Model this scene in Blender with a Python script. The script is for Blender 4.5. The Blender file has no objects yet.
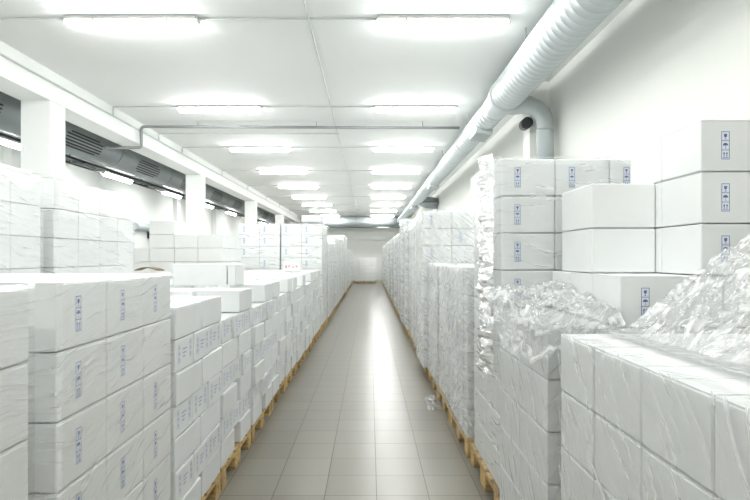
import bpy, bmesh, math, random
from mathutils import Vector, noise, Matrix
from mathutils.bvhtree import BVHTree
R = random.Random(7)
SC = bpy.context.scene
COL = SC.collection

# ---------------------------------------------------------------- camera, world, exposure
F = 558.0
VPX, VPY = 369.5, 257.0
CAMZ = 1.38
cam = bpy.data.objects.new('camera', bpy.data.cameras.new('camera'))
COL.objects.link(cam)
cam.location = (0, 0, CAMZ)
cam.rotation_euler = (math.pi / 2, 0, 0)
cam.data.sensor_width = 36
cam.data.lens = F / 750 * 36
cam.data.shift_x = (375 - VPX) / 750
cam.data.shift_y = (VPY - 250) / 750
cam.data.clip_start = 0.02
cam.data.clip_end = 200
SC.camera = cam
w = bpy.data.worlds.new('world'); SC.world = w; w.use_nodes = True
w.node_tree.nodes['Background'].inputs[0].default_value = (0.9, 0.95, 1, 1)
w.node_tree.nodes['Background'].inputs[1].default_value = 0.2
SC.view_settings.view_transform = 'Standard'
SC.view_settings.look = 'None'
SC.view_settings.gamma = 1
SC.view_settings.exposure = 0.0
SC.view_settings.use_curve_mapping = False
LAMP = 70.0            # emission of the lamp diffusers
SC.cycles.max_bounces = 12
SC.cycles.diffuse_bounces = 9
SC.cycles.glossy_bounces = 3
SC.cycles.transparent_max_bounces = 16
SC.cycles.caustics_reflective = False
SC.cycles.caustics_refractive = False
SC.cycles.sample_clamp_indirect = 6

# ---------------------------------------------------------------- materials
def newmat(name):
    m = bpy.data.materials.new(name); m.use_nodes = True
    nt = m.node_tree; nt.nodes.clear()
    out = nt.nodes.new('ShaderNodeOutputMaterial')
    return m, nt, out
def node(nt, typ, **kw):
    n = nt.nodes.new(typ)
    for k, v in kw.items():
        if k.startswith('i_'):
            key = k[2:]
            key = int(key) if key.isdigit() else key.replace('_', ' ')
            n.inputs[key].default_value = v
        else: setattr(n, k, v)
    return n
def plain(name, col, rough=0.6, metal=0.0, var=0.04, scale=4.0, bump=0.0, bscale=40, spec=0.5, rand=0.0):
    m, nt, out = newmat(name)
    p = node(nt, 'ShaderNodeBsdfPrincipled')
    p.inputs['Roughness'].default_value = rough; p.inputs['Metallic'].default_value = metal
    p.inputs['Specular IOR Level'].default_value = spec
    tc = node(nt, 'ShaderNodeTexCoord')
    nz = node(nt, 'ShaderNodeTexNoise'); nz.inputs['Scale'].default_value = scale; nz.inputs['Detail'].default_value = 3
    nt.links.new(tc.outputs['Object'], nz.inputs['Vector'])
    rp = node(nt, 'ShaderNodeValToRGB')
    a = [max(0, c * (1 - var)) for c in col]; b = [min(1, c * (1 + var)) for c in col]
    rp.color_ramp.elements[0].position = .3; rp.color_ramp.elements[1].position = .7
    rp.color_ramp.elements[0].color = (*a, 1); rp.color_ramp.elements[1].color = (*b, 1)
    nt.links.new(nz.outputs['Fac'], rp.inputs['Fac'])
    if rand:
        oi = node(nt, 'ShaderNodeObjectInfo')
        mr = node(nt, 'ShaderNodeMapRange'); mr.inputs[3].default_value = 1 - rand; mr.inputs[4].default_value = 1.0
        nt.links.new(oi.outputs['Random'], mr.inputs[0])
        mx = node(nt, 'ShaderNodeVectorMath', operation='SCALE')
        nt.links.new(rp.outputs['Color'], mx.inputs[0]); nt.links.new(mr.outputs[0], mx.inputs['Scale'])
        nt.links.new(mx.outputs[0], p.inputs['Base Color'])
    else:
        nt.links.new(rp.outputs['Color'], p.inputs['Base Color'])
    if bump:
        n2 = node(nt, 'ShaderNodeTexNoise'); n2.inputs['Scale'].default_value = bscale; n2.inputs['Detail'].default_value = 4
        nt.links.new(tc.outputs['Object'], n2.inputs['Vector'])
        bp = node(nt, 'ShaderNodeBump'); bp.inputs['Strength'].default_value = bump; bp.inputs['Distance'].default_value = .01
        nt.links.new(n2.outputs['Fac'], bp.inputs['Height']); nt.links.new(bp.outputs[0], p.inputs['Normal'])
    nt.links.new(p.outputs[0], out.inputs[0])
    return m
def emis(name, col, s):
    m, nt, out = newmat(name)
    e = node(nt, 'ShaderNodeEmission'); e.inputs[0].default_value = (*col, 1); e.inputs[1].default_value = s
    nt.links.new(e.outputs[0], out.inputs[0]); return m
M_CEIL = plain('ceiling_paint', (.87, .885, .876), .8, var=.012, scale=.7)
M_WALL = plain('wall_paint', (.83, .835, .80), .8, var=.012, scale=.6, bump=.05, bscale=8)
M_WALLW = plain('wall_paint_white', (.83, .85, .83), .8, var=.012, scale=.6)
M_PILLAR = plain('pillar_paint', (.83, .85, .835), .75, var=.01, scale=1)
M_BOX = plain('white_cardboard', (.865, .875, .872), .5, var=.015, scale=6, bump=.04, bscale=30, rand=.035)
M_BOXS = plain('white_cardboard_small', (.82, .835, .84), .5, var=.02, scale=8, rand=.07)
M_BOXD = plain('cardboard_inner', (.42, .40, .36), .8)
M_BLUE = plain('blue_print', (.07, .15, .46), .5, var=.05)
M_BLUE2 = plain('faded_blue_print', (.36, .43, .62), .5, var=.05)
M_DARKINK = plain('black_print', (.05, .05, .08), .5)
M_RED = plain('red_print', (.75, .30, .34), .5)
M_DUCT = plain('galvanised_steel', (.47, .51, .52), .5, metal=.3, var=.05, scale=3)
M_DUCTD = plain('dull_grey_steel', (.30, .33, .34), .4, metal=.45, var=.06, scale=3)
M_GRILLE = plain('grille_grey', (.36, .38, .38), .5)
M_BLACK = plain('black_plastic', (.02, .022, .025), .5)
M_DARK = plain('dark_tray_metal', (.05, .06, .065), .5, metal=.3)
M_PIPE = plain('grey_conduit', (.25, .265, .265), .45, metal=.3)
M_PIPEL = plain('light_conduit', (.58, .60, .59), .5)
M_HOUS = plain('lamp_housing', (.62, .63, .61), .5)
M_BROWN = plain('brown_cardboard', (.22, .15, .085), .8, var=.15, scale=12)
M_LAMP2 = emis('side_lamp_glow', (.985, 1.0, .985), LAMP * .8)
M_LAMP = emis('lamp_diffuser_glow', (.985, 1.0, .985), LAMP)

def wood():
    m, nt, out = newmat('pallet_wood')
    p = node(nt, 'ShaderNodeBsdfPrincipled'); p.inputs['Roughness'].default_value = .7
    tc = node(nt, 'ShaderNodeTexCoord'); mp = node(nt, 'ShaderNodeMapping'); mp.inputs['Scale'].default_value = (3, 40, 40)
    nz = node(nt, 'ShaderNodeTexNoise'); nz.inputs['Scale'].default_value = 1.5; nz.inputs['Detail'].default_value = 5
    rp = node(nt, 'ShaderNodeValToRGB')
    rp.color_ramp.elements[0].position = .3; rp.color_ramp.elements[1].position = .75
    rp.color_ramp.elements[0].color = (.42, .26, .09, 1); rp.color_ramp.elements[1].color = (.74, .55, .27, 1)
    nt.links.new(tc.outputs['Object'], mp.inputs[0]); nt.links.new(mp.outputs[0], nz.inputs['Vector'])
    nt.links.new(nz.outputs['Fac'], rp.inputs['Fac'])
    oi = node(nt, 'ShaderNodeObjectInfo')
    mr = node(nt, 'ShaderNodeMapRange'); mr.inputs[3].default_value = .65; mr.inputs[4].default_value = 1.1
    nt.links.new(oi.outputs['Random'], mr.inputs[0])
    sc = node(nt, 'ShaderNodeVectorMath', operation='SCALE')
    nt.links.new(rp.outputs['Color'], sc.inputs[0]); nt.links.new(mr.outputs[0], sc.inputs['Scale'])
    nt.links.new(sc.outputs[0], p.inputs['Base Color'])
    nt.links.new(p.outputs[0], out.inputs[0]); return m
M_WOOD = wood()

def floor_mat():
    m, nt, out = newmat('floor_tiles')
    p = node(nt, 'ShaderNodeBsdfPrincipled')
    tc = node(nt, 'ShaderNodeTexCoord'); mp = node(nt, 'ShaderNodeMapping')
    mp.inputs['Location'].default_value = (30 - .041, 30 - .227, .37)
    sn = node(nt, 'ShaderNodeVectorMath', operation='DIVIDE'); sn.inputs[1].default_value = (.3, .3, 1)
    nt.links.new(tc.outputs['Object'], mp.inputs[0]); nt.links.new(mp.outputs[0], sn.inputs[0])
    fr = node(nt, 'ShaderNodeVectorMath', operation='FRACTION'); nt.links.new(sn.outputs[0], fr.inputs[0])
    fo = node(nt, 'ShaderNodeVectorMath', operation='FLOOR'); nt.links.new(sn.outputs[0], fo.inputs[0])
    sx = node(nt, 'ShaderNodeSeparateXYZ'); nt.links.new(fr.outputs[0], sx.inputs[0])
    ds = []
    for ax in (0, 1):
        c = node(nt, 'ShaderNodeMath', operation='PINGPONG'); c.inputs[1].default_value = .5; nt.links.new(sx.outputs[ax], c.inputs[0]); ds.append(c)
    mn = node(nt, 'ShaderNodeMath', operation='MINIMUM'); nt.links.new(ds[0].outputs[0], mn.inputs[0]); nt.links.new(ds[1].outputs[0], mn.inputs[1])
    gm = node(nt, 'ShaderNodeMapRange'); gm.inputs[1].default_value = .0055; gm.inputs[2].default_value = .009; gm.inputs[3].default_value = 1; gm.inputs[4].default_value = 0
    nt.links.new(mn.outputs[0], gm.inputs[0])
    wn = node(nt, 'ShaderNodeTexWhiteNoise', noise_dimensions='2D'); nt.links.new(fo.outputs[0], wn.inputs['Vector'])
    tm = node(nt, 'ShaderNodeMix', data_type='RGBA'); tm.inputs[6].default_value = (.222, .206, .172, 1); tm.inputs[7].default_value = (.246, .229, .193, 1)
    nt.links.new(wn.outputs['Value'], tm.inputs[0])
    br = node(nt, 'ShaderNodeMix', data_type='RGBA'); br.inputs[7].default_value = (.06, .06, .055, 1)
    nt.links.new(gm.outputs[0], br.inputs[0]); nt.links.new(tm.outputs[2], br.inputs[6])
    nz = node(nt, 'ShaderNodeTexNoise'); nz.inputs['Scale'].default_value = 3.1; nz.inputs['Detail'].default_value = 3
    nt.links.new(mp.outputs[0], nz.inputs['Vector'])
    mr = node(nt, 'ShaderNodeMapRange'); mr.inputs[3].default_value = .97; mr.inputs[4].default_value = 1.03
    nt.links.new(wn.outputs['Value'], mr.inputs[0])
    sc = node(nt, 'ShaderNodeVectorMath', operation='SCALE')
    nt.links.new(br.outputs[2], sc.inputs[0]); nt.links.new(mr.outputs[0], sc.inputs['Scale'])
    nt.links.new(sc.outputs[0], p.inputs['Base Color'])
    m2 = node(nt, 'ShaderNodeMapRange'); m2.inputs[3].default_value = .28; m2.inputs[4].default_value = .32
    nt.links.new(wn.outputs['Value'], m2.inputs[0]); nt.links.new(m2.outputs[0], p.inputs['Roughness'])
    bp = node(nt, 'ShaderNodeBump'); bp.inputs['Strength'].default_value = .5; bp.inputs['Distance'].default_value = .002; bp.invert = True
    nt.links.new(gm.outputs[0], bp.inputs['Height']); nt.links.new(bp.outputs[0], p.inputs['Normal'])
    nt.links.new(p.outputs[0], out.inputs[0]); return m
M_FLOOR = floor_mat()

def film_mat(name, ang, base, gain, lo=.5, hi=.72, su=3.0, sv=34.0, bump=.12, fine=60, ior=1.3, gk=.35, gr=.2):
    """clear stretch film: transparent sheet, whitish where its folds run, glossy all over"""
    m, nt, out = newmat(name)
    L = nt.links.new
    tc = node(nt, 'ShaderNodeTexCoord'); sp = node(nt, 'ShaderNodeSeparateXYZ')
    L(tc.outputs['Object'], sp.inputs[0])
    ad = node(nt, 'ShaderNodeMath', operation='ADD'); L(sp.outputs[0], ad.inputs[0]); L(sp.outputs[1], ad.inputs[1])
    cb = node(nt, 'ShaderNodeCombineXYZ'); L(ad.outputs[0], cb.inputs[0]); L(sp.outputs[2], cb.inputs[1])
    wz = node(nt, 'ShaderNodeTexNoise'); wz.inputs['Scale'].default_value = 2.2; wz.inputs['Detail'].default_value = 2
    L(tc.outputs['Object'], wz.inputs['Vector'])
    ws = node(nt, 'ShaderNodeVectorMath', operation='SCALE'); ws.inputs['Scale'].default_value = .22
    L(wz.outputs['Color'], ws.inputs[0])
    wa = node(nt, 'ShaderNodeVectorMath', operation='ADD'); L(cb.outputs[0], wa.inputs[0]); L(ws.outputs[0], wa.inputs[1])
    vr = node(nt, 'ShaderNodeVectorRotate', rotation_type='Z_AXIS'); vr.inputs['Angle'].default_value = ang
    L(wa.outputs[0], vr.inputs['Vector'])
    mp = node(nt, 'ShaderNodeMapping'); mp.inputs['Scale'].default_value = (su, sv, 1)
    L(vr.outputs[0], mp.inputs[0])
    nz = node(nt, 'ShaderNodeTexNoise'); nz.inputs['Scale'].default_value = 1; nz.inputs['Detail'].default_value = 3
    nz.inputs['Roughness'].default_value = .6
    L(mp.outputs[0], nz.inputs['Vector'])
    mr = node(nt, 'ShaderNodeMapRange', interpolation_type='SMOOTHSTEP')
    mr.inputs[1].default_value = lo; mr.inputs[2].default_value = hi; mr.inputs[3].default_value = base; mr.inputs[4].default_value = base + gain
    L(nz.outputs['Fac'], mr.inputs[0])
    fz = node(nt, 'ShaderNodeTexNoise'); fz.inputs['Scale'].default_value = fine; fz.inputs['Detail'].default_value = 2
    L(tc.outputs['Object'], fz.inputs['Vector'])
    fm = node(nt, 'ShaderNodeMath', operation='MULTIPLY_ADD'); fm.inputs[1].default_value = .15; L(fz.outputs['Fac'], fm.inputs[0]); L(nz.outputs['Fac'], fm.inputs[2])
    bp = node(nt, 'ShaderNodeBump'); bp.inputs['Strength'].default_value = bump; bp.inputs['Distance'].default_value = .02
    L(fm.outputs[0], bp.inputs['Height'])
    tr = node(nt, 'ShaderNodeBsdfTransparent'); tr.inputs[0].default_value = (.985, .99, .99, 1)
    df = node(nt, 'ShaderNodeBsdfDiffuse'); df.inputs[0].default_value = (.88, .89, .89, 1)
    tl = node(nt, 'ShaderNodeBsdfTranslucent'); tl.inputs[0].default_value = (.88, .89, .89, 1)
    wm = node(nt, 'ShaderNodeMixShader'); wm.inputs[0].default_value = .12; L(df.outputs[0], wm.inputs[1]); L(tl.outputs[0], wm.inputs[2])
    m1 = node(nt, 'ShaderNodeMixShader'); L(mr.outputs[0], m1.inputs[0]); L(tr.outputs[0], m1.inputs[1]); L(wm.outputs[0], m1.inputs[2])
    gl = node(nt, 'ShaderNodeBsdfGlossy'); gl.inputs['Roughness'].default_value = gr; gl.inputs[0].default_value = (1, 1, 1, 1)
    L(bp.outputs[0], gl.inputs['Normal'])
    fr = node(nt, 'ShaderNodeFresnel'); fr.inputs['IOR'].default_value = ior; L(bp.outputs[0], fr.inputs['Normal'])
    m2 = node(nt, 'ShaderNodeMixShader'); gm = node(nt, 'ShaderNodeMath', operation='MULTIPLY', use_clamp=True); gm.inputs[1].default_value = gk; L(fr.outputs[0], gm.inputs[0]); L(gm.outputs[0], m2.inputs[0]); L(m1.outputs[0], m2.inputs[1]); L(gl.outputs[0], m2.inputs[2])
    L(m2.outputs[0], out.inputs[0]); return m
M_FILM_L = film_mat('stretch_film_left', math.radians(-10), .0, .5, .56, .74, 2.5, 46, bump=.3, ior=1.45, gk=.25)
M_FILM_R = film_mat('stretch_film_right', math.radians(-50), .03, .6, .52, .74, 2.5, 30, bump=.35, ior=1.45, gk=.3)
M_FILM_R2 = film_mat('stretch_film_hazy', math.radians(35), .10, .45, .42, .72, 4, 26, bump=.3, ior=1.45, gk=.3)
M_FILM_F = film_mat('stretch_film_flat', math.radians(4), .0, .5, .54, .74, 3, 44, bump=.3, ior=1.45, gk=.3)
M_FILM_H = film_mat('loose_film', math.radians(-30), .16, .6, .42, .68, 9, 60, bump=.35, fine=90, ior=1.45, gk=.8, gr=.14)

# ---------------------------------------------------------------- helpers
def link(o, parent=None):
    COL.objects.link(o)
    if parent: o.parent = parent
    return o
def mesh_obj(name, bm, mat, parent=None, loc=None, smooth=False):
    me = bpy.data.meshes.new(name); bm.normal_update(); bm.to_mesh(me); bm.free()
    for m in (mat if isinstance(mat, (list, tuple)) else [mat]): me.materials.append(m)
    if smooth:
        for p in me.polygons: p.use_smooth = True
    o = bpy.data.objects.new(name, me)
    if loc: o.location = loc
    return link(o, parent)
def tag(o, label, cat=None, group=None, kind=None):
    o['label'] = label
    if cat: o['category'] = cat
    if group: o['group'] = group
    if kind: o['kind'] = kind
    return o
def empty(name, loc):
    o = bpy.data.objects.new(name, None); o.location = loc; o.empty_display_size = .1
    return link(o)
def add_box(bm, x0, x1, y0, y1, z0, z1, mi=0, bev=0):
    vs = [bm.verts.new((x, y, z)) for z in (z0, z1) for y in (y0, y1) for x in (x0, x1)]
    fs = [bm.faces.new([vs[i] for i in f]) for f in ((0, 2, 3, 1), (4, 5, 7, 6), (0, 1, 5, 4), (2, 6, 7, 3), (0, 4, 6, 2), (1, 3, 7, 5))]
    for f in fs: f.material_index = mi
    if bev:
        es = list({e for f in fs for e in f.edges})
        bmesh.ops.bevel(bm, geom=es, offset=bev, segments=1, affect='EDGES')
def box_obj(name, x0, x1, y0, y1, z0, z1, mat, parent=None, bev=0, own=True):
    bm = bmesh.new()
    cx, cy = (x0 + x1) / 2, (y0 + y1) / 2
    if parent: cx = cy = 0; zb = 0
    else: zb = z0
    add_box(bm, x0 - cx, x1 - cx, y0 - cy, y1 - cy, z0 - zb, z1 - zb, 0, bev)
    return mesh_obj(name, bm, mat, parent, None if parent else (cx, cy, zb))
def tube(bm, pts, r, n=16, caps=True, mi=0):
    pts = [Vector(p) for p in pts]; rs = r if isinstance(r, (list, tuple)) else [r] * len(pts)
    rings = []; up = None
    for i, p in enumerate(pts):
        a = pts[max(i - 1, 0)]; b = pts[min(i + 1, len(pts) - 1)]
        t = (b - a).normalized()
        if up is None:
            up = Vector((0, 0, 1)) if abs(t.z) < .9 else Vector((0, 1, 0))
        s = t.cross(up).normalized(); up = s.cross(t).normalized()
        rings.append([bm.verts.new(p + (s * math.cos(k * 2 * math.pi / n) + up * math.sin(k * 2 * math.pi / n)) * rs[i]) for k in range(n)])
    for a, b in zip(rings, rings[1:]):
        for k in range(n):
            f = bm.faces.new((a[k], a[(k + 1) % n], b[(k + 1) % n], b[k])); f.smooth = True; f.material_index = mi
    if caps:
        f = bm.faces.new(rings[0][::-1]); f.material_index = mi
        f = bm.faces.new(rings[-1]); f.material_index = mi
def arc(p0, p1, p2, n=6):
    """rounded corner through p1"""
    p0, p1, p2 = map(Vector, (p0, p1, p2))
    return [(p0 * (1 - t) ** 2 + p1 * 2 * t * (1 - t) + p2 * t * t) for t in [i / n for i in range(n + 1)]]
ORD = ['zeroth', 'first', 'second', 'third', 'fourth', 'fifth', 'sixth', 'seventh', 'eighth', 'ninth', 'tenth', 'eleventh',
       'twelfth', 'thirteenth', 'fourteenth', 'fifteenth', 'sixteenth', 'seventeenth', 'eighteenth', 'nineteenth', 'twentieth']
def ordn(i):
    if i < len(ORD): return ORD[i]
    t = {2: 'twenty', 3: 'thirty', 4: 'forty'}[i // 10]
    return t + '-' + ORD[i % 10] if i % 10 else {2: 'twentieth', 3: 'thirtieth', 4: 'fortieth'}[i // 10]
def struct(o): o['kind'] = 'structure'; return o

# ---------------------------------------------------------------- room shell
XL, XR, YB, YF, HC = -6.3, 2.36, -3.5, 33.0, 3.68
struct(box_obj('floor', XL - .2, XR + .2, YB - .2, YF + .2, -.1, 0, M_FLOOR)).location = (0, 0, 0)
fl = bpy.data.objects['floor']
fl.data.transform(Matrix.Translation(((XL + XR) / 2, (YB + YF) / 2, -.1)))
struct(box_obj('ceiling', XL - .2, XR + .2, YB - .2, YF + .2, HC, HC + .1, M_CEIL))
struct(box_obj('wall_left', XL - .2, XL, YB, YF, 0, HC, M_WALLW))
struct(box_obj('wall_right', XR, XR + .2, YB, YF, 0, HC, M_WALL))
struct(box_obj('wall_back', XL, XR, YF, YF + .2, 0, HC, M_WALLW))
struct(box_obj('wall_front', XL, XR, YB - .2, YB, 0, HC, M_WALLW))
struct(box_obj('wall_header', XL, XR, 32.8, 33.0, 2.38, HC, M_WALLW))
struct(box_obj('ceiling_beam', -4.29, -3.92, YB, 32.8, 3.305, HC, M_PILLAR))
for i in range(5):
    y = 6.85 + 6.15 * (i - 1)
    struct(box_obj('pillar', -4.285, -3.922, y, y + .35, 0, 3.305, M_PILLAR, bev=.006))
struct(box_obj('pilaster', 2.10, XR, 7.32, 7.62, 0, HC, M_WALL))
struct(box_obj('trim_1', -.592, -.580, YB, 32.8, HC - .008, HC, M_PIPEL))   # ceiling seam batten

# ---------------------------------------------------------------- lamps
def lamp_proto():
    root = empty('fluorescent_lamp', (0, 0, 0))
    bm = bmesh.new(); add_box(bm, -.625, .625, -.07, .07, -.035, 0, 0, .006); mesh_obj('lamp_housing', bm, M_HOUS, root)
    bm = bmesh.new()
    n = 10; L = .605
    prof = [(.056 * math.cos(a), -.036 - .060 * math.sin(a)) for a in [math.pi * k / n for k in range(n + 1)]]
    rings = []
    for x, s in ((-L - .02, .55), (-L + .005, .95), (-L + .03, 1), (L - .03, 1), (L - .005, .95), (L + .02, .55)):
        rings.append([bm.verts.new((x, py * s, -.036 + (pz + .036) * s)) for py, pz in prof])
    for a, b in zip(rings, rings[1:]):
        for k in range(n): bm.faces.new((a[k], a[k + 1], b[k + 1], b[k]))
        bm.faces.new((a[0], b[0], b[n], a[n]))
    bm.faces.new(rings[0]); bm.faces.new(rings[-1][::-1])
    mesh_obj('lamp_diffuser', bm, M_LAMP, root, smooth=True)
    for s in (-1, 1):
        bm = bmesh.new(); add_box(bm, s * .632 - .008, s * .632 + .008, -.045, .045, -.06, -.002, 0, .004)
        mesh_obj('end_cap', bm, M_HOUS, root)
    for s in (-.35, .35):
        for q in (-1, 1):
            bm = bmesh.new(); add_box(bm, s - .012, s + .012, q * .06 - .002, q * .06 + .002, -.06, -.018)
            mesh_obj('clip', bm, M_PIPE, root)
    return root
def copy_tree(o, parent=None):
    c = o.copy(); COL.objects.link(c); c.parent = parent
    for ch in list(o.children): copy_tree(ch, c)
    return c
lp = lamp_proto(); used = False
LY = [5.36 + 3.14 * k for k in range(-2, 9)]
for side, X in (('left', -2.28), ('right', .70)):
    for k, y in enumerate(LY):
        if not used: o = lp; used = True
        else: o = copy_tree(lp)
        o.location = (X, y, HC - .004)
        if k < 2: lab = f'ceiling lamp behind the camera in the {side} row, {ordn(2 - k)} back'
        else: lab = f'lit fluorescent batten on the ceiling, {ordn(k - 1)} from the front in the {side} row'
        tag(o, lab, 'ceiling lamp', 'fluorescent lamps on the main ceiling')
side_diff = [c for c in lp.children if c.name.startswith('lamp_diffuser')][0].data.copy()
side_diff.materials.clear(); side_diff.materials.append(M_LAMP2)
for k in range(8):
    o = copy_tree(lp); o.location = (-5.2, 5.25 + 3.14 * k, 3.07); o.rotation_euler = (0, 0, math.pi / 2)
    [c for c in o.children if c.name.startswith('lamp_diffuser')][0].data = side_diff; tag(o, f'lit lamp hung under the dark tray beyond the pillars, {ordn(k + 1)} from the front', 'lamp', 'lamps in the side bay')
o = copy_tree(lp); o.location = (-5.2, 2.11, 3.07); o.rotation_euler = (0, 0, math.pi / 2)
tag(o, 'lamp under the tray in the side bay, beyond the left picture edge', 'lamp', 'lamps in the side bay')

# ---------------------------------------------------------------- conduits
def conduit(name, pts, r, mat, label, grp=None):
    bm = bmesh.new(); tube(bm, pts, r, 8)
    o = mesh_obj(name, bm, mat); tag(o, label, 'pipe', grp); return o
conduit('beam_conduit', [(-3.905, YB + .02, 3.53), (-3.905, 32.7, 3.53)], .012, M_PIPEL, 'thin light grey conduit running along the side of the long left beam')
for k, y in enumerate(LY[1:]):
    yy = y + .0
    if k < 10:
        conduit('lamp_conduit', [(-3.905, yy, 3.545), (-3.905, yy, HC - .03)] + arc((-3.905, yy, HC - .03), (-3.905, yy, HC - .012), (-3.86, yy, HC - .012), 3) + [(-2.92, yy, HC - .012)], .009, M_PIPEL,
                f'thin conduit feeding the {ordn(k) if k else "nearest hidden"} left ceiling lamp from the beam', 'conduits to the left lamps')
        conduit('lamp_conduit', [(-1.64, yy, HC - .012), (.06, yy, HC - .012)], .008, M_PIPEL,
                f'thin conduit on the ceiling joining the {ordn(k) if k else "nearest hidden"} pair of lamps', 'conduits between lamp pairs')
conduit('ceiling_cable', [(-.586, YB + .02, HC - .016), (-.586, 32.7, HC - .016)], .008, M_PIPEL, 'thin cable running lengthwise along the ceiling seam')
bm = bmesh.new()
tube(bm, [(1.52, 9.44, 3.565), (-3.78, 9.44, 3.585)] + arc((-3.80, 9.44, 3.585), (-3.86, 9.44, 3.585), (-3.86, 9.44, 3.52), 5) +
     [(-3.86, 9.44, 3.30)] + arc((-3.86, 9.44, 3.28), (-3.86, 9.44, 3.23), (-3.92, 9.44, 3.23), 5) + [(-4.45, 9.44, 3.23)], .024, 10)
o = mesh_obj('cross_pipe', bm, M_PIPE); tag(o, 'grey pipe crossing under the ceiling and stepping below the left beam', 'pipe')
for x in (-2.9, -.9, .9):
    bm = bmesh.new(); tube(bm, [(x, 9.44, 3.575), (x, 9.44, HC)], .007, 6); mesh_obj('hanger', bm, M_PIPE, o)
conduit('branch_conduit', [(-3.905, 10.35, 3.55), (-3.905, 10.35, HC - .014), (-.56, 10.35, HC - .014)], .011, M_PIPEL, 'thin light conduit on the ceiling just behind the grey cross pipe')

# ---------------------------------------------------------------- right hand spiral duct
def spiral(bm, x, z, y0, y1, r, pitch=.11, n=40, ridge=.005):
    offs = [0, .004, .009, .013]; hs = [0, ridge, ridge, 0]
    K = int((y1 - y0) / pitch); rows = []
    for k in range(K + 1):
        for o_, h in zip(offs, hs):
            rows.append([bm.verts.new((x + (r + h) * math.cos(2 * math.pi * j / n), min(y1, max(y0, y0 + k * pitch + o_ + (j / n) * pitch)),
                                       z + (r + h) * math.sin(2 * math.pi * j / n))) for j in range(n + 1)])
    for a, b in zip(rows, rows[1:]):
        for j in range(n):
            f = bm.faces.new((a[j], a[j + 1], b[j + 1], b[j])); f.smooth = True
DX, DZ = 1.69, 3.38
duct = empty('spiral_air_duct', (DX, 5, DZ - .2))
def dpart(name, bm, mat, smooth=False, parent=None):
    o = mesh_obj(name, bm, mat, None, None, smooth); o.parent = parent or duct
    o.matrix_parent_inverse = Matrix.Translation(-duct.location) if not parent else Matrix.Identity(4)
    return o
bm = bmesh.new(); spiral(bm, DX, DZ, YB + .05, 6.9, .205, .11, 40, .0018); dpart('duct_pipe', bm, M_DUCT)
bm = bmesh.new(); tube(bm, [(DX, 6.80, DZ), (DX, 6.9, DZ), (DX, 7.35, DZ + .005), (DX, 7.45, DZ + .005)], [.214, .214, .176, .176], 40); dpart('duct_reducer', bm, M_DUCT)
bm = bmesh.new(); spiral(bm, DX, DZ + .005, 7.4, 30.9, .165, .16, 28, .005); dpart('duct_pipe', bm, M_DUCT)
for y in (9.8, 12.9, 16.0, 21.5, 26.0):
    bm = bmesh.new(); tube(bm, [(DX, y, DZ + .005), (DX, y + .05, DZ + .005)], .175, 28); dpart('duct_collar', bm, M_DUCT)
for y in (.6, 3.7):
    bm = bmesh.new(); tube(bm, [(DX, y, DZ), (DX, y + .06, DZ)], .214, 36); dpart('duct_collar', bm, M_DUCT)
for y in (2.2, 5.6, 9.0, 12.0, 15.2, 20.0, 24.0, 28.0):
    bm = bmesh.new()
    for s in (-.12, .12): tube(bm, [(DX + s, y, DZ + .1), (DX + s, y, HC)], .005, 6)
    dpart('hanger', bm, M_PIPE)
def grille_on_duct(y, ang, r):
    bm = bmesh.new()
    add_box(bm, -.12, .12, -.27, .27, -.02, .06, 0, .006)
    o1 = dpart('grille', bm, M_DUCT)
    bm2 = bmesh.new()
    for k in range(7): add_box(bm2, -.09 + k * .03 - .008, -.09 + k * .03 + .008, -.24, .24, .0605, .067)
    c = Vector((DX + math.cos(ang) * r, y, DZ + math.sin(ang) * r))
    rot = Matrix.Rotation(-(ang) + math.pi / 2, 4, 'Y')
    mat = Matrix.Translation(c) @ rot
    o1.data.transform(mat)
    bm2.transform(Matrix.Translation(c) @ rot)
    o2 = mesh_obj('grille_bars', bm2, M_GRILLE); o2.parent = o1
for y in (8.35, 14.6, 20.8): grille_on_duct(y, math.radians(-98), .155)
# branch with elbow and drop
bm = bmesh.new()
tube(bm, [(1.70, 7.12, 3.36), (1.86, 7.10, 3.33)] + arc((1.95, 7.06, 3.31), (2.20, 7.0, 3.27), (2.205, 7.0, 3.02), 8) + [(2.205, 7.0, 2.5)], [.15, .14] + [.115] * 2 + [.105] * 7 + [.10], 24)
dpart('branch_elbow', bm, M_DUCT)
bm = bmesh.new()
tube(bm, [(2.205, 7.0, 2.56), (2.205, 7.0, .02)], .094, 24); dpart('branch_pipe', bm, M_DUCT)
for z in (2.95, 2.55):
    bm = bmesh.new(); tube(bm, [(2.205, 7.0, z), (2.205, 7.0, z + .03)], .108, 24); dpart('duct_collar', bm, M_DUCT)
bm = bmesh.new(); tube(bm, [(2.02, 7.30, 3.10), (2.02, 7.12, 3.10)], .07, 20); dpart('black_duct_mouth', bm, M_BLACK)  # solid black stub, its colour stands in for the dark inside of an open duct end
bm = bmesh.new(); tube(bm, [(1.74, 19.2, 3.33), (1.95, 19.2, 3.26), (2.34, 19.2, 3.22)], [.17, .20, .20], 20); dpart('branch_stub', bm, M_DUCTD)
bm = bmesh.new(); tube(bm, [(1.9, 18.9, 3.22), (2.34, 18.9, 3.22)], .03, 10); tube(bm, [(2.30, 18.9, 3.22), (2.345, 18.9, 3.22)], .07, 12); dpart('valve', bm, M_PIPE)
tag(duct, 'large grey spiral air duct under the ceiling along the right wall, with branch elbow', 'air duct')

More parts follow.
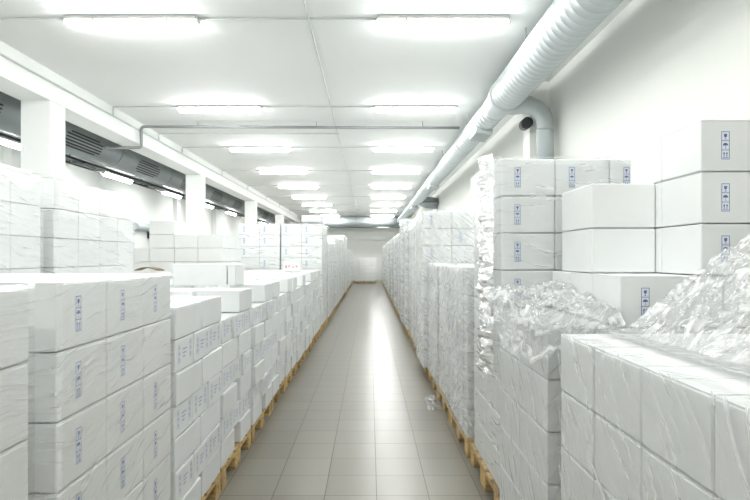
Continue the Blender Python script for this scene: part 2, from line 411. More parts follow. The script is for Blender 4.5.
# ---------------------------------------------------------------- ducts at the far end
bm = bmesh.new(); tube(bm, [(-3.4, 31.25, 3.36), (1.95, 31.25, 3.36)], .29, 28)
tag(mesh_obj('cross_duct', bm, M_DUCT), 'grey round duct running across the far end under the ceiling', 'air duct')
o = box_obj('dark_rail', -2.75, 1.78, 30.85, 30.93, 2.98, 3.045, M_DARK); tag(o, 'thin black rail below the cross duct at the far end of the aisle', 'rail')
box_obj('bright_panel', .42, 1.05, 30.835, 30.85, 2.99, 3.04, M_HOUS, o).parent = None
pp = bpy.data.objects['bright_panel']; pp.parent = o; pp.matrix_parent_inverse = Matrix.Translation(-o.location)
bm = bmesh.new()
for x in (-2.6, -.75, 1.2): tube(bm, [(x, 30.89, 3.045), (x, 30.89, HC)], .008, 6)
hg = mesh_obj('hanger', bm, M_PIPE); hg.parent = o; hg.matrix_parent_inverse = Matrix.Translation(-o.location)

# ---------------------------------------------------------------- left bay duct and tray
LX, LZ = -4.95, 3.36
ld = empty('grilled_air_duct', (LX, 5, LZ - .27))
def lpart(name, bm, mat, smooth=False):
    o = mesh_obj(name, bm, mat, None, None, smooth); o.parent = ld; o.matrix_parent_inverse = Matrix.Translation(-ld.location); return o
bm = bmesh.new(); tube(bm, [(LX, YB + .1, LZ), (LX, 30.8, LZ)], .27, 36); lpart('duct_pipe', bm, M_DUCTD)
for k in range(10):
    y = 3.87 + 2.68 * k
    # plate with dark slots, curved with the duct
    bm = bmesh.new()
    for j in range(6):
        a = math.radians(4 - j * 10.5)
        rr = .2725
        x0_, z0_ = LX + rr * math.cos(a), LZ + rr * math.sin(a)
        a2 = a - math.radians(5.2)
        x1_, z1_ = LX + rr * math.cos(a2), LZ + rr * math.sin(a2)
        off = .05 if j % 4 else .0
        e_ = .12 if j in (0, 5) else 0; ys, ye = y - .58 + e_, y + .58 - e_
        f = bm.faces.new([bm.verts.new(v) for v in ((x0_, ys, z0_), (x0_, ye, z0_), (x1_, ye, z1_), (x1_, ys, z1_))])
    r = bmesh.ops.solidify(bm, geom=bm.faces[:], thickness=-.003)
    lpart('slotted_grille', bm, M_BLACK)
    bm = bmesh.new(); tube(bm, [(LX, y + 1.32, LZ), (LX, y + 1.36, LZ)], .28, 36); lpart('duct_collar', bm, M_DUCTD)
    bm = bmesh.new(); tube(bm, [(LX, y + 1.0, LZ + .2), (LX, y + 1.0, HC)], .01, 6); lpart('hanger', bm, M_PIPE)
tag(ld, 'dark grey round duct with slotted grilles behind the pillars on the left', 'air duct')
tr = empty('cable_tray', (-5.2, 5, 3.08))
def tpart(name, bm, mat):
    o = mesh_obj(name, bm, mat); o.parent = tr; o.matrix_parent_inverse = Matrix.Translation(-tr.location); return o
bm = bmesh.new(); add_box(bm, -5.29, -5.11, YB + .1, 30.6, 3.073, 3.082); add_box(bm, -5.29, -5.275, YB + .1, 30.6, 3.073, 3.12); add_box(bm, -5.125, -5.11, YB + .1, 30.6, 3.073, 3.105)
tpart('tray_channel', bm, M_DARK)
bm = bmesh.new()
tube(bm, [(-5.34, YB + .1, 3.06), (-5.34, 30.6, 3.06)], .022, 8); tpart('cable', bm, M_BLACK)
for k in range(11):
    y = .54 + 3.14 * k
    bm = bmesh.new(); add_box(bm, -5.36, -5.345, y, y + .012, 3.085, HC); add_box(bm, -5.36, -5.085, y, y + .03, 3.05, 3.072); add_box(bm, -5.12, -5.05, y - .35, y + .35, 3.0, 3.03)
    tpart('tray_bracket', bm, M_DARK)
tag(tr, 'long black cable tray with brackets hanging below the left duct', 'cable tray')
# pipe and black bracket on the side bay wall
bm = bmesh.new(); tube(bm, [(-6.19, 14.7, 2.20), (-6.19, 16.7, 2.20)], .10, 18)
o = mesh_obj('roller_tube', bm, M_DUCT); tag(o, 'pale horizontal roller tube fixed to the left bay wall above the stacks', 'roller tube')
bm = bmesh.new(); add_box(bm, -6.29, -6.12, 15.8, 16.1, 1.90, 2.10); mesh_obj('black_bracket', bm, M_BLACK, o)
bm = bmesh.new()
tube(bm, [(-6.2, 13.2, 2.92), (-6.2, 13.2, 3.12)], .02, 8)
for q_ in (-1, 1): tube(bm, [(-6.2, 13.2, 2.94), (-6.2, 13.2 + q_ * .2, 2.64)], .022, 8)
tube(bm, [(-6.2, 13.0, 2.64), (-6.2, 13.4, 2.64)], .03, 8)
tube(bm, [(-6.295, 13.2, 3.10), (-6.2, 13.2, 3.10)], .02, 8)
tag(mesh_obj('wall_bracket', bm, M_DARK), 'small triangular grey bracket on the left bay wall under the lamps', 'bracket')
for i, y in enumerate((9.6, 13.0, 17.9, 22.4)):
    struct(box_obj('trim_%d' % (i + 2), XL, XL + .14, y, y + .3, 0, HC, M_WALLW))

# ---------------------------------------------------------------- pallets
PH = .13
def pallet_proto():
    """1.2 (x) by 0.8 (y) wooden pallet, origin at base centre"""
    root = empty('wooden_pallet', (0, 0, 0))
    for y in (-.35, 0, .35):
        bm = bmesh.new(); w_ = .05 if y else .072; add_box(bm, -.6, .6, y - w_, y + w_, 0, .022, 0, .002); mesh_obj('base_board', bm, M_WOOD, root)
        for x in (-.5275, 0, .5275):
            bm = bmesh.new(); add_box(bm, x - .072, x + .072, y - w_, y + w_, .0222, .094, 0, .004); mesh_obj('block', bm, M_WOOD, root)
    for x in (-.5275, 0, .5275):
        bm = bmesh.new(); add_box(bm, x - .072, x + .072, -.4, .4, .0942, .112, 0, .002); mesh_obj('cross_board', bm, M_WOOD, root)
    for y, w_ in ((-.3275, .0725), (-.165, .05), (0, .0725), (.165, .05), (.3275, .0725)):
        bm = bmesh.new(); add_box(bm, -.6, .6, y - w_, y + w_, .1122, PH, 0, .002); mesh_obj('deck_board', bm, M_WOOD, root)
    return root
pal = pallet_proto(); pal_used = False
pal_far = None
def put_pallet(x, y, label, rot=False, far=False):
    global pal_used, pal_far
    if far:
        if pal_far is None:
            bm = bmesh.new()
            for yy in (-.35, 0, .35):
                w_ = .05 if yy else .072; add_box(bm, -.6, .6, yy - w_, yy + w_, 0, .022)
                for xx in (-.5275, 0, .5275): add_box(bm, xx - .072, xx + .072, yy - w_, yy + w_, .022, .094)
            for xx in (-.5275, 0, .5275): add_box(bm, xx - .072, xx + .072, -.4, .4, .094, .112)
            for yy, w_ in ((-.3275, .0725), (-.165, .05), (0, .0725), (.165, .05), (.3275, .0725)): add_box(bm, -.6, .6, yy - w_, yy + w_, .112, PH)
            pal_far = mesh_obj('wooden_pallet', bm, M_WOOD); o = pal_far
        else: o = pal_far.copy(); COL.objects.link(o)
    elif not pal_used: o = pal; pal_used = True
    else: o = copy_tree(pal)
    o.location = (x, y, 0); o.rotation_euler = (0, 0, (math.pi / 2 if rot else 0) + R.uniform(-.003, .003))
    tag(o, label, 'pallet', 'wooden pallets under the stacks')

# ---------------------------------------------------------------- carton specifications
H = .197
SPEC = []
def spec(kind, x0, x1, y0, y1, z0, h, label, sym=None, flaps=False):
    """sym: list of (face, kind) ; face 'F' faces the camera, 'A' faces the aisle"""
    SPEC.append(dict(kind=kind, x0=x0, x1=x1, y0=y0, y1=y1, z0=z0, h=h, label=label, sym=sym or [], rot=R.uniform(-.003, .003)))
def lay(n, k): return 'top layer' if k == n - 1 else ordn(n - k) + ' layer down'
def rowname(i, n): return 'aisle row' if i == 0 else ordn(i + 1) + ' row in'
def colname(j, n): return 'near column' if j == 0 else ordn(j + 1) + ' column back'
def stack(side, xa, y0, nx, ny, bx, by, n, sname, h=H, kind='cardboard_box', psym=.75, z0=PH, symface='A', jit=.001, word='white box', holes=()):
    """xa = aisle side x; side -1 left, +1 right; boxes run away from the aisle"""
    for k in range(n):
        for i in range(nx):
            for j in range(ny):
                if (i, j, k) in holes: continue
                a = xa + side * (i * bx + .0025); b = xa + side * ((i + 1) * bx - .0025)
                x0, x1 = min(a, b), max(a, b)
                dx, dy = R.uniform(-jit, jit), R.uniform(-jit, jit)
                if i == 0: dx = abs(dx) * side
                sy = []
                if i == 0 and 'A' in symface and R.random() < psym: sy.append('A')
                if 'F' in symface and R.random() < psym: sy.append('F')
                lab = f"{word}, {lay(n, k)}, {colname(j, ny)}, {rowname(i, nx)}, {sname}"
                spec(kind, x0 + dx, x1 + dx, y0 + j * by + .0025 + dy, y0 + (j + 1) * by - .0035 + dy, z0 + k * h, h - .0045, lab, sy)
def small_stack(side, xa, y0, n, sname, L=.78, W=1.17, h=.147):
    for k in range(n):
        A = (k % 2 == 1)
        if A:
            ny, nx = 3, 3
            for i in range(nx):
                for j in range(ny):
                    a = xa + side * (i * W / nx + .002); b = xa + side * ((i + 1) * W / nx - .002)
                    x0, x1 = min(a, b), max(a, b); dx = -side * R.uniform(0, .022); dx = 0 if i else dx; dy = R.uniform(-.004, .004)
                    spec('small_carton', x0 + dx, x1 + dx, y0 + j * L / ny + .006 + dy, y0 + (j + 1) * L / ny - .006 + dy, PH + k * h, h - .0045,
                         f"printed carton, {lay(n, k)}, {colname(j, ny)}, {rowname(i, nx)}, {sname}", ['P'] if i == 0 else [])
        else:
            ny, nx = 2, 4
            g = R.choice([.02, .07, .10, .12, .14]); bl = (L - g) / 2
            for i in range(nx):
                for j in range(ny):
                    if k == n - 1 and y0 > 3 and R.random() < (.3 if j == 0 else .1): continue
                    a = xa + side * (i * W / nx + .002); b = xa + side * ((i + 1) * W / nx - .002)
                    x0, x1 = min(a, b), max(a, b); dx = -side * R.uniform(0, .022); dx = 0 if i else dx
                    ya = y0 + (0 if j == 0 else bl + g) + .003
                    spec('small_carton', x0 + dx, x1 + dx, ya, ya + bl - .006, PH + k * h, h - .0045,
                         f"plain carton, {lay(n, k)}, {colname(j, ny)}, {rowname(i, nx)}, {sname}", ['B'] if (j == 0 and R.random() < .5) else [])
films = []
def film(*a, **k): films.append((a, k))
XA_L, XA_R = -.867, .668
# left aisle row ------------------------------------------------
stack(-1, XA_L, .56, 3, 3, .385, .29, 6, 'first left stack', symface='A')
stack(-1, XA_L, 1.55, 3, 3, .385, .299, 6, 'second left stack', symface='A', psym=.85)
put_pallet(XA_L - .6, .995, 'wooden pallet under the first left stack beside the camera')
put_pallet(XA_L - .6, 1.985, 'wooden pallet under the second left stack, wrapped in film')
yl = 2.465; nleft = 2
while yl < 9.6:
    nleft += 1
    small_stack(-1, XA_L + R.uniform(-.015, .01), yl, 7, f'{ordn(nleft)} left stack')
    put_pallet(XA_L - .6, yl + .39, f'yellow wooden pallet under the {ordn(nleft)} stack left of the aisle')
    yl += .835
# boxes lying on the small cartons
zt = PH + 7 * .147
spec('cardboard_box', -1.535, -1.115, 4.35, 4.65, zt, .165, 'long white box lying on the small cartons, left of the aisle', [])
spec('cardboard_box', -1.105, -1.045, 4.35, 4.65, zt, .163, 'narrow white box standing beside the long one on small cartons', [])
# tall stacks facing the camera
nleft += 1
stack(-1, -.87, 10.22, 2, 3, .375, .385, 9, 'tall left stack facing camera', h=.207, symface='AF', psym=.8)
stack(-1, -1.64, 10.22, 2, 3, .375, .385, 9, 'tall inner left stack facing camera', h=.207, symface='F', psym=.8)
spec('cardboard_box', -1.25, -.90, 10.25, 10.6, PH + 9 * .207 + .035, .12, 'single flat white box on top of the tall left stack', [])
stack(-1, -2.46, 10.3, 2, 3, .3, .385, 8, 'grey wrapped stack by pillars', symface='F')
put_pallet(-1.265, 10.82, 'wooden pallet under the tall left stack', True); put_pallet(-2.08, 10.82, 'wooden pallet under the tall inner left stack', True)
put_pallet(-2.91, 10.88, 'wooden pallet under the grey wrapped stack by the pillars', True)
yl = 11.5; q = 0
while yl < 28.6:
    q += 1
    n = 8 if yl < 14 else 9 if yl < 18 else 10 if yl < 20.5 else 8
    xo = XA_L + R.uniform(-.02, .02)
    stack(-1, xo, yl, 3, 3, .385, .265, n, f'{ordn(q)} stack beyond tall left', symface='A')
    put_pallet(XA_L - .6, yl + .4, f'wooden pallet under the {ordn(q)} stack beyond the tall left stack', False, True)
    film('L', xo, xo - 1.155, yl, yl + .795, PH, PH + n * H, 1, 'f', f'clear film around the {ordn(q)} stack beyond the tall left stack')
    yl += .84
# left second row --------------------------------------------------
stack(-1, -2.10, 2.36, 2, 4, .385, .303, 9, 'first rear left stack', symface='A', psym=0)
stack(-1, -2.10, 3.72, 2, 4, .385, .313, 9, 'second rear left stack', symface='A', psym=0)
for (a_, b_, n_) in ((-2.46, -2.10, 8), (-2.80, -2.46, 8), (-3.16, -2.80, 9), (-3.52, -3.16, 7)):
    for j_ in range(3):
        for k_ in range(n_):
            spec('cardboard_box', a_ + .003, b_ - .003, 8.0 + j_ * .385, 8.382 + j_ * .385, PH + k_ * H, H - .0045,
                 f"white box, {lay(n_, k_)}, {colname(j_, 3)}, {'first second third fourth'.split()[[-2.10, -2.46, -2.80, -3.16].index(b_)]} row in, third rear left stack", [])
put_pallet(-2.5, 8.6, 'wooden pallet under the third rear left stack', True, True); put_pallet(-3.32, 8.6, 'wooden pallet under the inner side of the third rear left stack', True, True)
for i, y in enumerate((2.97, 4.34)):
    put_pallet(-2.51, y, f'wooden pallet under the {ordn(i + 1)} rear left stack', True, True)
# third row near the pillars
for i, (y, n) in enumerate(((3.5, 6), (4.9, 6), (8.2, 7), (9.7, 6), (11.6, 7), (13.6, 7), (15.2, 8))):
    stack(-1, -4.6, y, 2, 3, .4, .4, n, f'{ordn(i + 1)} stack behind pillars', symface='F', psym=0)
    put_pallet(-5.0, y + .6, f'wooden pallet under the {ordn(i + 1)} stack behind the pillars', True, True)
# far end
stack(-1, .33, 29.2, 4, 2, .29, .385, 6, 'stack at far wall', symface='', psym=0)
put_pallet(-.25, 29.6, 'wooden pallet at the far wall closing the aisle', False, True)
# right aisle row --------------------------------------------------
stack(1, XA_R, .80, 3, 4, .385, .29, 5, 'first right stack', symface='', psym=0)
put_pallet(XA_R + .4, 1.38, 'wooden pallet under the first right stack beside the camera', True); put_pallet(XA_R + 1.22, 1.38, 'wooden pallet by the wall under the first right stack', True)
# third right pallet: aisle column low, inner boxes stepped up
for k in range(5):
    for j in range(2):
        spec('cardboard_box', .668, .668 + .272, 2.10 + j * .385, 2.482 + j * .385, PH + k * H, H - .0045, f'white box, {lay(5, k)}, {colname(j, 2)}, low aisle column, second right stack', ['F'] if R.random() < .3 else [])
for k in range(6):
    for i in range(2):
        for j in range(3):
            top = 'upper' if k == 5 else lay(6, k)
            spec('cardboard_box', .945 + i * .388, .945 + i * .388 + .385, 2.10 + j * .262, 2.36 + j * .262, PH + k * H, H - .0045,
                 f'white box, {lay(6, k)}, {colname(j, 3)}, {rowname(i + 1, 3)}, second right stack', ['F'] if (j == 0 and i == 0 and k == 5) else [])
for k in range(2):
    spec('cardboard_box', .972, 1.250, 2.44, 2.82, PH + (6 + k) * H, H - .0045, ('upper' if k else 'lower') + ' of two plain white boxes left of the tall unwrapped pile', [])
for k in range(3):
    for j in range(2):
        w_ = {0: 'lowest', 1: 'middle', 2: 'highest'}[k]
        spec('cardboard_box', 1.254, 1.637, 2.11 + j * .288, 2.395 + j * .288, PH + (6 + k) * H, H - .0045,
             f"{w_} white box{' with blue symbols' if j == 0 else ''} in the unwrapped pile by the right wall, {'front' if j == 0 else 'rear'}", ['F'] if j == 0 else [])
        spec('cardboard_box', 1.640, 1.84, 2.11 + j * .288, 2.395 + j * .288, PH + (6 + k) * H, H - .0045,
             f"{w_} narrow white box against the right wall beside the unwrapped pile, {'front' if j == 0 else 'rear'}", [])
put_pallet(1.27, 2.5, 'wooden pallet under the second right stack with loose film')
stack(1, .695, 2.955, 4, 2, .289, .385, 9, 'third right stack', symface='F', psym=1)
put_pallet(1.28, 3.36, 'wooden pallet under the third right stack')
yr = 3.84; nr = 3
while yr < 6.1:
    nr += 1
    stack(1, XA_R + R.uniform(-.01, .01), yr, 3, 3, .385, .262, 6, f'{ordn(nr)} right stack', symface='A', psym=.9)
    put_pallet(XA_R + .6, yr + .39, f'wooden pallet under the {ordn(nr)} right stack with hazy film')
    yr += .815
yr = 6.30
stack(1, .60, yr, 4, 2, .33, .385, 9, 'tall right stack facing camera', symface='F', psym=.35)
put_pallet(1.27, yr + .4, 'wooden pallet under the tall right stack that faces the camera'); yr += .84; q = 0
while yr < 28.6:
    q += 1
    n = 10 if 10.0 < yr < 10.9 else 9
    far = yr > 9
    xo = XA_R + (-.05 if n == 10 else R.uniform(-.03, .02))
    stack(1, xo, yr, 3, 3, .385, .262, n, f'{ordn(q)} stack beyond tall right', symface='AF', psym=.5)
    put_pallet(XA_R + .6, yr + .39, f'wooden pallet under the {ordn(q)} stack beyond the tall right stack', False, far)
    film('R', xo, xo + 1.155, yr, yr + .787, PH, PH + n * H, 1, 'r2', f'clear film around the {ordn(q)} stack beyond the tall right stack')
    yr += .83

# ---------------------------------------------------------------- which cartons show most
verts, polys, owner = [], [], []
for si, s in enumerate(SPEC):
    b = len(verts)
    for z in (s['z0'], s['z0'] + s['h']):
        for y in (s['y0'], s['y1']):
            for x in (s['x0'], s['x1']): verts.append((x, y, z))
    for f in ((0, 2, 3, 1), (4, 5, 7, 6), (0, 1, 5, 4), (2, 6, 7, 3), (0, 4, 6, 2), (1, 3, 7, 5)):
        polys.append([b + i for i in f]); owner.append(si)
for si in range(5):   # the pillars hide cartons too
    y = 6.85 + 6.15 * (si - 1); b = len(verts)
    for z in (0, 3.3):
        for yy in (y, y + .35):
            for x in (-4.285, -3.92): verts.append((x, yy, z))
    for f in ((0, 1, 5, 4), (1, 3, 7, 5), (0, 4, 6, 2)): polys.append([b + i for i in f]); owner.append(-1)
tree = BVHTree.FromPolygons(verts, polys)
cnt = [0] * len(SPEC); topc = [0] * len(SPEC)
org = Vector((0, 0, CAMZ))
for py in range(1, 500, 2):
    for px in range(1, 750, 2):
        hit = tree.ray_cast(org, Vector(((px - VPX) / F, 1, (VPY - py) / F)))
        if hit[2] is not None and owner[hit[2]] >= 0:
            cnt[owner[hit[2]]] += 4
            if abs(hit[1].z) > .9: topc[owner[hit[2]]] += 4
pick = set()
for kd in ('cardboard_box', 'small_carton'):
    c = sorted([i for i, s in enumerate(SPEC) if s['kind'] == kd and cnt[i] > 0], key=lambda i: -cnt[i])
    pick |= set(c[:298])
print('SPECS', len(SPEC), 'picked', len(pick), 'small', sum(1 for i in pick if SPEC[i]['kind'] == 'small_carton'))

# ---------------------------------------------------------------- printed symbols
def rect(q, x0, x1, y0, y1): q.append([(x0, y0), (x1, y0), (x1, y1), (x0, y1)])
def symbol_polys(detail=True):
    """three framed pictograms one above another: wine glass, umbrella, two up arrows. Unit: width 1, height 3.4"""
    q = []
    t = .07
    if not detail:
        rect(q, 0, 1, 0, .1); rect(q, 0, 1, 3.3, 3.4); rect(q, 0, .1, 0, 3.4); rect(q, .9, 1, 0, 3.4)
        for k in range(3): rect(q, .3, .7, .3 + k * 1.1, .9 + k * 1.1)
        return q
    Hh = 3.4
    rect(q, 0, 1, 0, t); rect(q, 0, 1, Hh - t, Hh); rect(q, 0, t, t, Hh - t); rect(q, 1 - t, 1, t, Hh - t)
    rect(q, t, 1 - t, 1.10, 1.10 + t); rect(q, t, 1 - t, 2.23, 2.23 + t)
    # arrows
    for cx in (.33, .67):
        rect(q, cx - .045, cx + .045, .28, .7); q.append([(cx - .13, .66), (cx + .13, .66), (cx, .92)])
    rect(q, .18, .82, .17, .23)
    # umbrella
    c = (.5, 1.68); r = .33
    pts = [(c[0] + r * math.cos(a), c[1] + r * math.sin(a)) for a in [math.pi * k / 8 for k in range(9)]]
    q.append(pts); rect(q, .475, .525, 1.34, 1.68); rect(q, .475, .62, 1.30, 1.35)
    # glass
    q.append([(.30, 3.1), (.33, 2.78), (.42, 2.68), (.58, 2.68), (.67, 2.78), (.70, 3.1)])
    rect(q, .475, .525, 2.5, 2.68); rect(q, .36, .64, 2.44, 2.5)
    return q
SYM_D, SYM_S = symbol_polys(True), symbol_polys(False)
def place_polys(bm, q, ox, oz, sc, face, w_, d_, mi=0):
    """write polygons on a carton's face. carton origin at base centre; face F = -y side, L = aisle side of a right hand carton (-x), Rr = +x side"""
    e = .0008
    for poly in q:
        vs = []
        for (u, v) in poly:
            a = ox + u * sc; z = oz + v * sc
            if face == 'F': p = (a, -d_ / 2 - e, z)
            elif face == 'R': p = (w_ / 2 + e, a, z)
            else: p = (-w_ / 2 - e, -a, z)
            vs.append(bm.verts.new(p))
        f = bm.faces.new(vs); f.material_index = mi
def small_print(face_w, h, near):
    q = []
    q2 = symbol_polys(False)
    sc = .024
    for (ox) in (-face_w * .36,):
        for p in q2: q.append([(ox + u * sc, h * .25 + v * sc) for u, v in p])
    for p in q2: q.append([(face_w * .27 + u * sc, h * .3 + v * sc) for u, v in p])
    for k in range(3): rect(q, -.03, .03 - .012 * k, h * (.62 - .12 * k), h * (.62 - .12 * k) + .006)
    return q

# ---------------------------------------------------------------- build cartons
mesh_cache = {}
def carton_mesh(w_, d_, h, kind, seam):
    key = (round(w_, 3), round(d_, 3), round(h, 3), kind, seam)
    if key in mesh_cache: return mesh_cache[key]
    bm = bmesh.new(); add_box(bm, -w_ / 2, w_ / 2, -d_ / 2, d_ / 2, 0, h - (.0035 if seam else 0), 0, .004)
    me = bpy.data.meshes.new(kind); bm.normal_update(); bm.to_mesh(me); bm.free()
    me.materials.append(M_BOX if kind == 'cardboard_box' else M_BOXS)
    mesh_cache[key] = me; return me
flap_cache = {}
rest = {'cardboard_box': bmesh.new(), 'small_carton': bmesh.new()}
nsym = 0
for i, s in enumerate(SPEC):
    w_, d_ = s['x1'] - s['x0'], s['y1'] - s['y0']; h = s['h']
    cx, cy = (s['x0'] + s['x1']) / 2, (s['y0'] + s['y1']) / 2
    side = 'R' if cx < 0 else 'L'
    smallp = s['kind'] == 'small_carton'
    prints = []
    for f in s['sym']:
        near = cy < 6.5
        if f == 'A':
            sc = .031
            u0 = -d_ * .16 if side == 'R' else -d_ * .1
            prints.append((side, SYM_D if near else SYM_S, (u0, h * .5 - 1.7 * sc), sc))
        elif f == 'F':
            sc = .031
            prints.append(('F', SYM_D if near else SYM_S, (-w_ * .25 if w_ < .33 else -w_ * .30, h * .5 - 1.7 * sc), sc))
        elif f == 'P':
            prints.append((side, small_print(d_, h, near), (0, 0), 1))
        elif f == 'B':
            q = []; rect(q, -.05, .02, .05, .053); rect(q, -.05, -.01, .075, .079)
            for k in range(7): rect(q, -.05 + k * .01, -.045 + k * .01, .025, .045)
            prints.append(('F', q, (0, 0), 1))
    if i in pick:
        seam = cnt[i] > 300 and topc[i] > 30
        o = bpy.data.objects.new(s['kind'], carton_mesh(w_, d_, h, s['kind'], seam))
        o.location = (cx, cy, s['z0']); o.rotation_euler = (0, 0, s['rot']); COL.objects.link(o)
        lab = s['label']
        tag(o, lab, 'box' if not smallp else 'carton', 'white boxes stacked on pallets' if not smallp else 'small white cartons stacked left of the aisle')
        if seam:
            along_x = w_ >= d_
            for q_ in (-1, 1):
                bm = bmesh.new()
                g = R.uniform(.0015, .004)
                if along_x: add_box(bm, -w_ / 2 + .001, w_ / 2 - .001, min(q_ * g, q_ * (d_ / 2 - .001)), max(q_ * g, q_ * (d_ / 2 - .001)), h - .0033, h)
                else: add_box(bm, min(q_ * g, q_ * (w_ / 2 - .001)), max(q_ * g, q_ * (w_ / 2 - .001)), -d_ / 2 + .001, d_ / 2 - .001, h - .0033, h)
                mesh_obj('top_flap', bm, M_BOX if not smallp else M_BOXS, o)
        if prints and (cnt[i] > 60):
            bm = bmesh.new()
            for (fc, q, (ox, oz), sc) in prints: place_polys(bm, q, ox, oz, sc, fc, w_, d_)
            so = mesh_obj('printed_symbols', bm, M_DARKINK if s['sym'] == ['B'] else (M_BLUE if not smallp else M_BLUE2), o)
            so['label'] = 'blue printed handling symbols' if s['sym'] != ['B'] else 'dark printed barcode'
            nsym += 1
    else:
        bm = rest[s['kind']]
        add_box(bm, s['x0'], s['x1'], s['y0'], s['y1'], s['z0'], s['z0'] + h)
        if cnt[i] > 0:
            for (fc, q, (ox, oz), sc) in prints:
                b2 = bmesh.new(); place_polys(b2, q, ox, oz, sc, fc, w_, d_, 1)
                for f in b2.faces:
                    nf = bm.faces.new([bm.verts.new(v.co + Vector((cx, cy, s['z0']))) for v in f.verts]); nf.material_index = 1
                b2.free()
o = mesh_obj('stacked_boxes', rest['cardboard_box'], [M_BOX, M_BLUE2])
tag(o, 'the many distant and inner white boxes filling the long stacks', 'boxes', None, 'stuff')
o = mesh_obj('stacked_small_cartons', rest['small_carton'], [M_BOXS, M_BLUE2])
tag(o, 'the inner and distant small white cartons behind the aisle faces', 'cartons', None, 'stuff')

# ---------------------------------------------------------------- stretch film
def fnoise(p, sc): return noise.noise(Vector(p) * sc)
def film_wrap(side, xa, xi, y0, y1, z0, z1, style, mat, label, cell=.05, amp=.010, gap=.012, collar=.07, faces='AF'):
    """film around the aisle side and the camera side (and a collar folded onto the top)"""
    sg = -1 if side == 'L' else 1
    # path of (x, y, nx, ny)
    path = []
    xa_ = xa - sg * gap; ya = y0 - gap; yb = y1 + gap * .6
    nA = max(4, int((yb - ya) / cell)); nF = max(4, int(abs(xi - xa_) / cell))
    if 'A' in faces:
        for k in range(nA + 1):
            t = k / nA; path.append((xa_, yb + (ya - yb) * t, -sg, 0))
    if 'F' in faces:
        for k in range(1 if 'A' in faces else 0, nF + 1):
            t = k / nF; path.append((xa_ + (xi - xa_) * t, ya, 0, -1))
    nz = max(4, int((z1 - z0) / cell)); nc = 3
    bm = bmesh.new(); rows = []
    sd = R.uniform(0, 50)
    def disp(x, y, z):
        return abs(noise.noise(Vector((x * 2 + y * 2 + sd, z * 9, sd)))) * amp + abs(noise.noise(Vector((x * 9 + sd, y * 9, z * 9)))) * amp * .8
    for r_ in range(nz + nc + 1):
        row = []
        for (x, y, nx_, ny_) in path:
            if r_ <= nz:
                z = z0 + .01 + (z1 + gap - z0 - .01) * r_ / nz
                d = disp(x, y, z)
                row.append(bm.verts.new((x + nx_ * d, y + ny_ * d, z)))
            else:
                c = (r_ - nz) / nc * collar
                z = z1 + gap * .7 + abs(noise.noise(Vector((x * 14 + sd, y * 14, c * 20)))) * amp * 1.5
                xx = x - nx_ * c * (1 + .8 * noise.noise(Vector((x * 5, y * 5, sd)))); yy = y - ny_ * c * (1 + .8 * noise.noise(Vector((x * 5, y * 5, sd))))
                row.append(bm.verts.new((xx, yy, z)))
        rows.append(row)
    for a, b in zip(rows, rows[1:]):
        for k in range(len(path) - 1): bm.faces.new((a[k], a[k + 1], b[k + 1], b[k]))
    o = mesh_obj('stretch_film', bm, mat, None, None, True)
    tag(o, label, 'plastic film', 'clear film wrapped around the stacks')
    return o
film_wrap('L', XA_L, XA_L - 1.155, .56, 1.43, PH, PH + 6 * H, 0, M_FILM_L, 'clear film around the first left stack at the left edge', .035, .002, .006)
film_wrap('L', XA_L, XA_L - 1.155, 1.55, 2.447, PH, PH + 6 * H, 0, M_FILM_L, 'clear wrinkled film around the second left stack', .03, .002, .006)
film_wrap('R', XA_R, XA_R + 1.155, .80, 1.96, PH, PH + 5 * H, 0, M_FILM_R, 'clear film with slanting wrinkles around the first right stack', .03, .003, .006, faces='A')
film_wrap('R', XA_R, .94, 2.10, 2.868, PH, PH + 5 * H, 0, M_FILM_R, 'clear film around the low aisle column of the second right stack', .03, .006, .008)
film_wrap('R', .685, 1.86, 2.955, 3.725, PH, PH + 9 * H, 0, M_FILM_F, 'clear film around the third right stack with tall wrapped boxes', .03, .006, .008)
yy = 3.84
for k in range(3):
    film_wrap('R', XA_R - .012, XA_R + 1.155, yy + .004, yy + .786, PH, PH + 6 * H, 0, M_FILM_R2, f'hazy film around the {ordn(4 + k)} right stack', .05, .004); yy += .815
film_wrap('R', .60, 1.93, 6.30, 7.07, PH, PH + 9 * H, 0, M_FILM_R2, 'hazy slanting film around the tall right stack facing the camera', .05, .006)
film_wrap('L', -.87, -2.39, 10.22, 11.375, PH, PH + 9 * .207, 0, M_FILM_F, 'clear film across both tall left stacks facing the camera', .08, .012)
film_wrap('L', -2.46, -3.06, 10.3, 11.455, PH, PH + 8 * H, 0, M_FILM_H, 'grey crinkled film around the stack next to the pillars', .05, .035, .01)
film_wrap('L', -2.10, -2.87, 2.36, 3.572, PH, PH + 9 * H, 0, M_FILM_F, 'clear film around the first rear left stack', .05, .003, .008)
film_wrap('L', -2.10, -2.87, 3.72, 4.972, PH, PH + 9 * H, 0, M_FILM_F, 'clear film around the second rear left stack', .05, .003, .008)
for a, k in films:
    sd_, xa, xi, y0, y1, z0, z1, st, mt, lab = a
    film_wrap(sd_, xa, xi, y0, y1, z0, z1, 0, M_FILM_R2 if mt == 'r2' else M_FILM_F, lab, .13, .01, .015, .1)

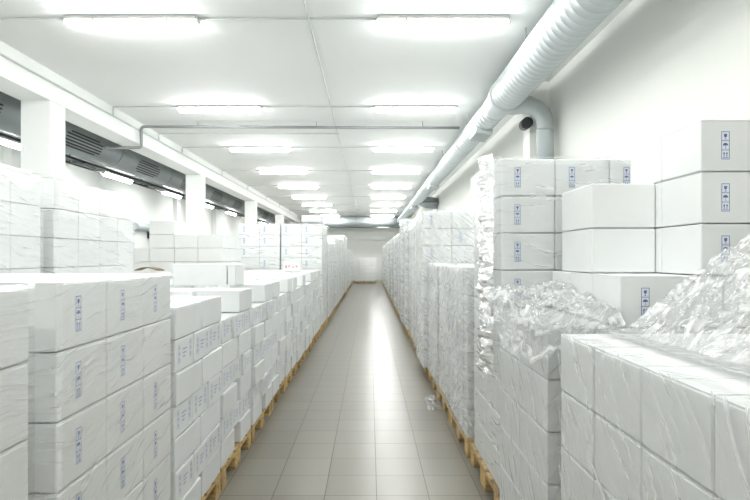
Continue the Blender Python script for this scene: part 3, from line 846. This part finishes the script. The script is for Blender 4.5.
def ridged(x, y, sd, sc=5, oct_=4):
    v = 0; a = 1; f = sc
    for _ in range(oct_):
        v += a * (1 - abs(noise.noise(Vector((x * f + sd, y * f - sd, sd)))) * 2.2); a *= .52; f *= 2.1
    return v
def crumple(name, xs, ys, hf, mat, label, nx=80, ny=80):
    bm = bmesh.new(); g = []
    for j in range(ny + 1):
        row = []
        for i in range(nx + 1):
            x = xs[0] + (xs[1] - xs[0]) * i / nx; y = ys[0] + (ys[1] - ys[0]) * j / ny
            row.append(bm.verts.new(hf(x, y)))
        g.append(row)
    for j in range(ny):
        for i in range(nx): bm.faces.new((g[j][i], g[j][i + 1], g[j + 1][i + 1], g[j + 1][i]))
    o = mesh_obj(name, bm, mat, None, None, True); tag(o, label, 'plastic film'); return o
T5 = PH + 5 * H
def heap_a(x, y):
    u = x - .87 + .05 * noise.noise(Vector((y * 5, 3, 1)))
    b = max(0, min(.5, .78 * u))
    e = min(1, b / .08)
    # folds run along the slope
    s = (x + y * .5) * 1.0; t = (y - x * .5)
    r = ridged(s * .5, t * 1.6, 3.1, 6, 4) - 1
    return (x + .008 * noise.noise(Vector((x * 30, y * 30, 0))), y, T5 + .012 + b + e * (.022 * r + .007 * (ridged(s * 1.2, t * 4, 5.5, 11, 3) - 1)))
crumple('loose_film_heap', (.80, 1.82), (1.02, 1.94), heap_a, M_FILM_H, 'big crumpled heap of clear film on the first right stack by the wall', 170, 170)
def heap_b(x, y):
    e = max((.652 - x) / .05, (2.088 - y) / .05, 0)
    r = ridged(x, y, 7.7, 7, 4) - 1
    r2 = ridged(x, y, 2.9, 18, 3) - 1
    top = T5 + .06 + .020 * r + .010 * r2 + .05 * max(0, noise.noise(Vector((x * 6, y * 4, 2))))
    top += .05 * min(1, max(0, (y - 2.1) / .3))
    inn = max(0, min(1, (x - .90) / .06))
    if e > 0:
        k = min(1, e)
        z = top - k * (.16 + .14 * noise.noise(Vector((x * 9, y * 9, 5))))
        sx = -.03 * k * (1 + .6 * r) if x < .652 else 0
        sy = -.03 * k * (1 + .6 * r) if y < 2.088 else 0
        return (x + sx, y + sy, z)
    return (x, y, top)
crumple('loose_film_bunch', (.605, .935), (2.04, 2.94), heap_b, M_FILM_H, 'bunched loose film draped over the low column before the third right stack', 90, 200)
def ruffle(u, v):   # u depth fold, v height
    z = .75 + v
    k = noise.noise(Vector((v * 14, u * 8, 4)))
    out = .03 + .035 * abs(noise.noise(Vector((v * 16, u * 5, 11)))) + .03 * abs(noise.noise(Vector((v * 5, u * 3, 1)))) + .012 * abs(noise.noise(Vector((v * 45, u * 9, 3))))
    return (.668 - out * math.sin(math.pi * min(1, u / .5)) + .01 * k - .012, 2.955 + u * .55 + .008 * noise.noise(Vector((v * 40, u * 10, 8))), z)
crumple('film_ruffle', (0, .5), (0, 1.18), ruffle, M_FILM_H, 'ruffled vertical fold of film on the aisle corner of the third right stack', 30, 260)
def scrap(x, y):
    return (x, y, .004 + max(0, .05 * (ridged(x, y, 2.2, 9, 3) - .3)) * max(0, 1 - ((x - .60) / .075) ** 2) * max(0, 1 - ((y - 5.25) / .22) ** 2))
crumple('film_scrap', (.53, .66), (5.03, 5.47), scrap, M_FILM_H, 'small scrap of white film on the tiles beside the right pallets', 30, 60)

# ---------------------------------------------------------------- small things on the stacks
bm = bmesh.new()
n = 16
for k in range(n):
    a, b = k / n, (k + 1) / n
    za, zb = [.014 * math.sin(math.pi * q) * (1 - .3 * q) for q in (a, b)]
    bm.faces.new([bm.verts.new(v) for v in ((a * .10 - .05, -.035, za), (b * .10 - .05, -.035, zb), (b * .10 - .05, .035, zb), (a * .10 - .05, .035, za))])
bmesh.ops.remove_doubles(bm, verts=bm.verts[:], dist=.0001); bmesh.ops.solidify(bm, geom=bm.faces[:], thickness=.004)
o = mesh_obj('brown_cardboard_sheet', bm, M_BROWN, None, (-.93, 2.36, PH + 6 * H + .014)); tag(o, 'curled brown cardboard sheet lying on the left stacks', 'cardboard sheet')
o = box_obj('small_parcel', -1.32, -1.06, 8.55, 8.8, PH + 7 * .147 + .002, PH + 7 * .147 + .15, M_BOX, bev=.004)
tag(o, 'small white parcel with red marks on top of the small cartons', 'parcel')
bm = bmesh.new()
for (a, b, c, d) in ((-.10, -.075, .05, .09), (-.05, -.035, .06, .10), (.01, .03, .05, .08), (.06, .085, .06, .09)): add_box(bm, a, b, -.1265, -.1255, c, d)
mesh_obj('red_print', bm, M_RED, o)
